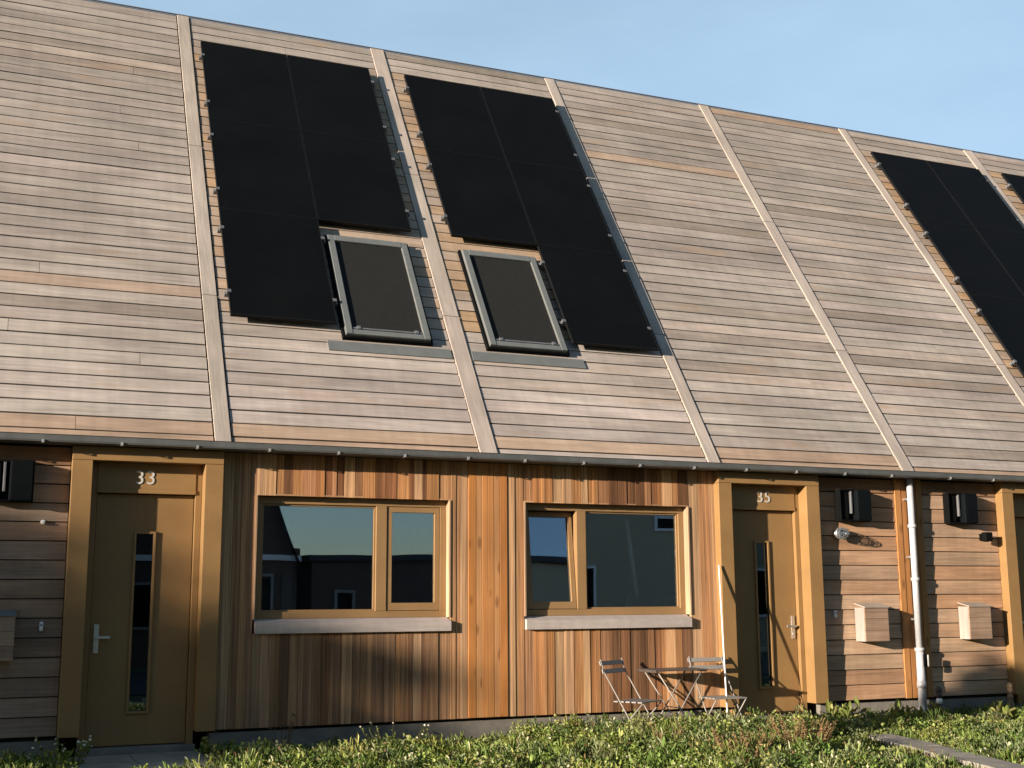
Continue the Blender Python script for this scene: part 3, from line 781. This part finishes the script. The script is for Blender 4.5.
def far_house(x0, x1, y0, y1, zw, zr, label, wm, rm, ridge='y', wins=(), door=None):
    h = thing('brick_house' if wm == M['brick'] else 'rendered_house', ((x0 + x1) / 2, y1, GROUND), label, 'house', 'houses across the street')
    cx = (x0 + x1) / 2; w = (x1 - x0) / 2; d = y1 - y0; zw -= GROUND; zr -= GROUND
    mb = MB(); mb.box((-w, -d, -.1), (w, 0, zw))
    if ridge == 'y' and zr > zw:
        for y in (-d + .002, -.002): mb.face([(-w, y, zw), (w, y, zw), (0, y, zr - .05)])
    if ridge == 'x' and zr > zw:
        for x in (-w + .002, w - .002): mb.face([(x, 0, zw), (x, -d, zw), (x, -d / 2, zr - .05)])
    mb.build('wall', wm, h)
    mb = MB(); o = .18
    if zr <= zw: mb.box((-w - .1, -d - .1, zw + .002), (w + .1, .1, zw + .16))
    elif ridge == 'y':
        sl = (zr - zw) / w
        for s in (-1, 1):
            mb.face([(0, o, zr), (0, -d - o, zr), (s * (w + o), -d - o, zw - sl * o), (s * (w + o), o, zw - sl * o)])
            mb.face([(0, o, zr - .12), (0, -d - o, zr - .12), (s * (w + o), -d - o, zw - sl * o - .12), (s * (w + o), o, zw - sl * o - .12)])
    else:
        sl = (zr - zw) / (d / 2)
        for s, yy in ((1, o), (-1, -d - o)):
            mb.face([(-w - o, -d / 2, zr), (w + o, -d / 2, zr), (w + o, yy, zw - sl * o), (-w - o, yy, zw - sl * o)])
    rf = mb.build('roof', rm, h)
    if ridge == 'y' and zr > zw:
        mb = MB(); mb.box((-w - .1, .003, zw - .06), (w + .1, .06, zw + .08)); mb.build('fascia', M['white'], h)
    for (a, b, z0, z1) in wins:
        mb = MB(); z0 -= GROUND; z1 -= GROUND
        mb.box((a - cx, .002, z0), (a - cx + .07, .06, z1)); mb.box((b - cx - .07, .002, z0), (b - cx, .06, z1)); mb.box((a - cx + .07, .002, z0), (b - cx - .07, .06, z0 + .07)); mb.box((a - cx + .07, .002, z1 - .07), (b - cx - .07, .06, z1))
        wn = mb.build('window', M['white'] if wm == M['render'] else M['metalgrey'], h)
        mb = MB(); mb.box((a - cx + .07, .004, z0 + .07), (b - cx - .07, .02, z1 - .07)); mb.build('pane', M['slate'], wn)
    if door:
        a, b = door; mb = MB(); mb.box((a - cx, .002, 0), (b - cx, .05, 2.1)); mb.build('door', M['darkbrown'], h)
    return rf
far_house(-2.6, 2.32, -28, -18, 2.14, 8.6, 'steep-gabled brick house across the street', M['brick'], M['tile'], 'y', [(1.35, 1.75, .2, 1.75), (.2, .9, .5, 1.6), (-1.6, -.6, .5, 1.6)], (1.95, 2.2))
rf = far_house(2.75, 7.4, -27, -18.2, 2.1, 2.1, 'low flat-roofed brick house across the street', M['brick'], M['tile'], 'x', [(3.3, 3.8, .6, 1.4)])
for x in (-2.1, .3):
    mb = MB(); mb.box((x - .12, -3, 2.55), (x + .12, -2.7, 2.85)); mb.build('chimney', M['brick'], rf)
far_house(8.3, 19, -21.5, -18, 6.0, 6.0, 'tall cream rendered block across the street', M['render'], M['tile'], 'x', [(12.2, 13.4, 3.0, 3.4), (15, 16.4, .6, 2), (9.2, 10.4, .6, 2), (15, 16.4, 3.6, 5)], (13.9, 14.9))

for x0_, x1_, zr_, lab, wm in [(-11.6, -4.2, 8.8, 'added gabled brick house, blocking sky light, beside the steep-gabled one across the street', M['brick']), (-21, -13, 9.2, 'second added gabled brick house down the street, blocking sky light, with two windows', M['brick']), (-31, -22.4, 9.4, 'added cream rendered gabled house down the street, blocking sky light', M['render']), (21, 30, 9, 'added cream rendered gabled house at the far end across the street, blocking sky light', M['render']), (31.5, 42, 9, 'last added gabled brick house up the street, blocking sky light', M['brick'])]:
    c_ = (x0_ + x1_) / 2  # unseen row added to cut the sky light reaching the facade
    far_house(x0_, x1_, -27, -17.6, 5.6, zr_, lab, wm, M['tile'], 'x', [(c_ - 2.6, c_ - 1.2, .6, 1.9), (c_ + 1.0, c_ + 2.6, .6, 1.9), (c_ - 2.2, c_ - 1.2, 3.3, 4.6), (c_ + 1.2, c_ + 2.2, 3.3, 4.6)], (c_ - .45, c_ + .45))

# ------------------------------------------------------------------ camera
cd = bpy.data.cameras.new('camera'); cam = bpy.data.objects.new('camera', cd); COL.objects.link(cam); sc.camera = cam
cd.sensor_width = 36; cd.lens = 1238.509 / 1024 * 36; cd.clip_end = 2000; cd.clip_start = .05
yw, pt, rl = R(22.9747), R(9.8589), R(-.3314)
fwd = Vector((math.sin(yw) * math.cos(pt), math.cos(yw) * math.cos(pt), math.sin(pt))); rt = Vector((math.cos(yw), -math.sin(yw), 0)); up = rt.cross(fwd)
r2 = rt * math.cos(rl) + up * math.sin(rl); u2 = -rt * math.sin(rl) + up * math.cos(rl)
cam.matrix_world = Matrix(((r2.x, u2.x, -fwd.x, -4.7191), (r2.y, u2.y, -fwd.y, -11.787), (r2.z, u2.z, -fwd.z, 1.1562), (0, 0, 0, 1)))

# ------------------------------------------------------------------ daylight
SUN = Vector((-2.9, -1, .58)).normalized()
ld = bpy.data.lights.new('sun', 'SUN'); ld.energy = 5.0; ld.angle = R(.53); ld.color = (1, .85, .71)
lo = bpy.data.objects.new('sun', ld); COL.objects.link(lo); lo.rotation_euler = SUN.to_track_quat('Z', 'Y').to_euler(); lo.location = (-20, -20, 20)
w = bpy.data.worlds.new('World'); sc.world = w; w.use_nodes = True
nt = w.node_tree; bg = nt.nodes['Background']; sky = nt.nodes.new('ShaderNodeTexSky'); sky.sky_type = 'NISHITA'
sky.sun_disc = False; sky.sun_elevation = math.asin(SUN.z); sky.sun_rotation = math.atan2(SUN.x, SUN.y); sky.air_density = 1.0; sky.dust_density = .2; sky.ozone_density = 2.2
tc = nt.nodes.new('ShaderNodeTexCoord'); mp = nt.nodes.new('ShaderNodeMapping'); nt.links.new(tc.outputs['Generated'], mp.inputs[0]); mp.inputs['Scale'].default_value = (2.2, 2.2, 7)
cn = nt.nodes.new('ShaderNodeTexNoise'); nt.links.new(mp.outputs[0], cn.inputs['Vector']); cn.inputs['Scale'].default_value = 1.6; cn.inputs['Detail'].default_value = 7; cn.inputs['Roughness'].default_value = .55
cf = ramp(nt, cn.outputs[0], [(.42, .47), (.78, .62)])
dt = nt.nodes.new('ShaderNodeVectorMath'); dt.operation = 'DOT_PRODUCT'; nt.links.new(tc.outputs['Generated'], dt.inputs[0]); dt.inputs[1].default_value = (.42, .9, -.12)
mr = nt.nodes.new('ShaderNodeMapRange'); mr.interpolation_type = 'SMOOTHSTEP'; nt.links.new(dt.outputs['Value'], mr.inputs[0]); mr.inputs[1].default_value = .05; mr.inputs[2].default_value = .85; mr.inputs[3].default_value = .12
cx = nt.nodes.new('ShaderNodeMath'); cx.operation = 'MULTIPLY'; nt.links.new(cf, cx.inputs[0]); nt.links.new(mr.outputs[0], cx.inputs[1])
cm = nt.nodes.new('ShaderNodeMixRGB'); nt.links.new(cx.outputs[0], cm.inputs[0]); nt.links.new(sky.outputs[0], cm.inputs[1]); cm.inputs[2].default_value = (4.4, 6.1, 7.7, 1)  # added pale veil brightens mainly the sky ahead of the camera
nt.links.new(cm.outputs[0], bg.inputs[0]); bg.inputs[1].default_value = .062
sc.view_settings.view_transform = 'Standard'; sc.view_settings.look = 'None'; sc.view_settings.exposure = 1.28; sc.view_settings.gamma = 1; sc.view_settings.use_curve_mapping = False
sc.render.engine = 'CYCLES'; sc.cycles.max_bounces = 6; sc.cycles.transparent_max_bounces = 8
sc.cycles.use_denoising = True
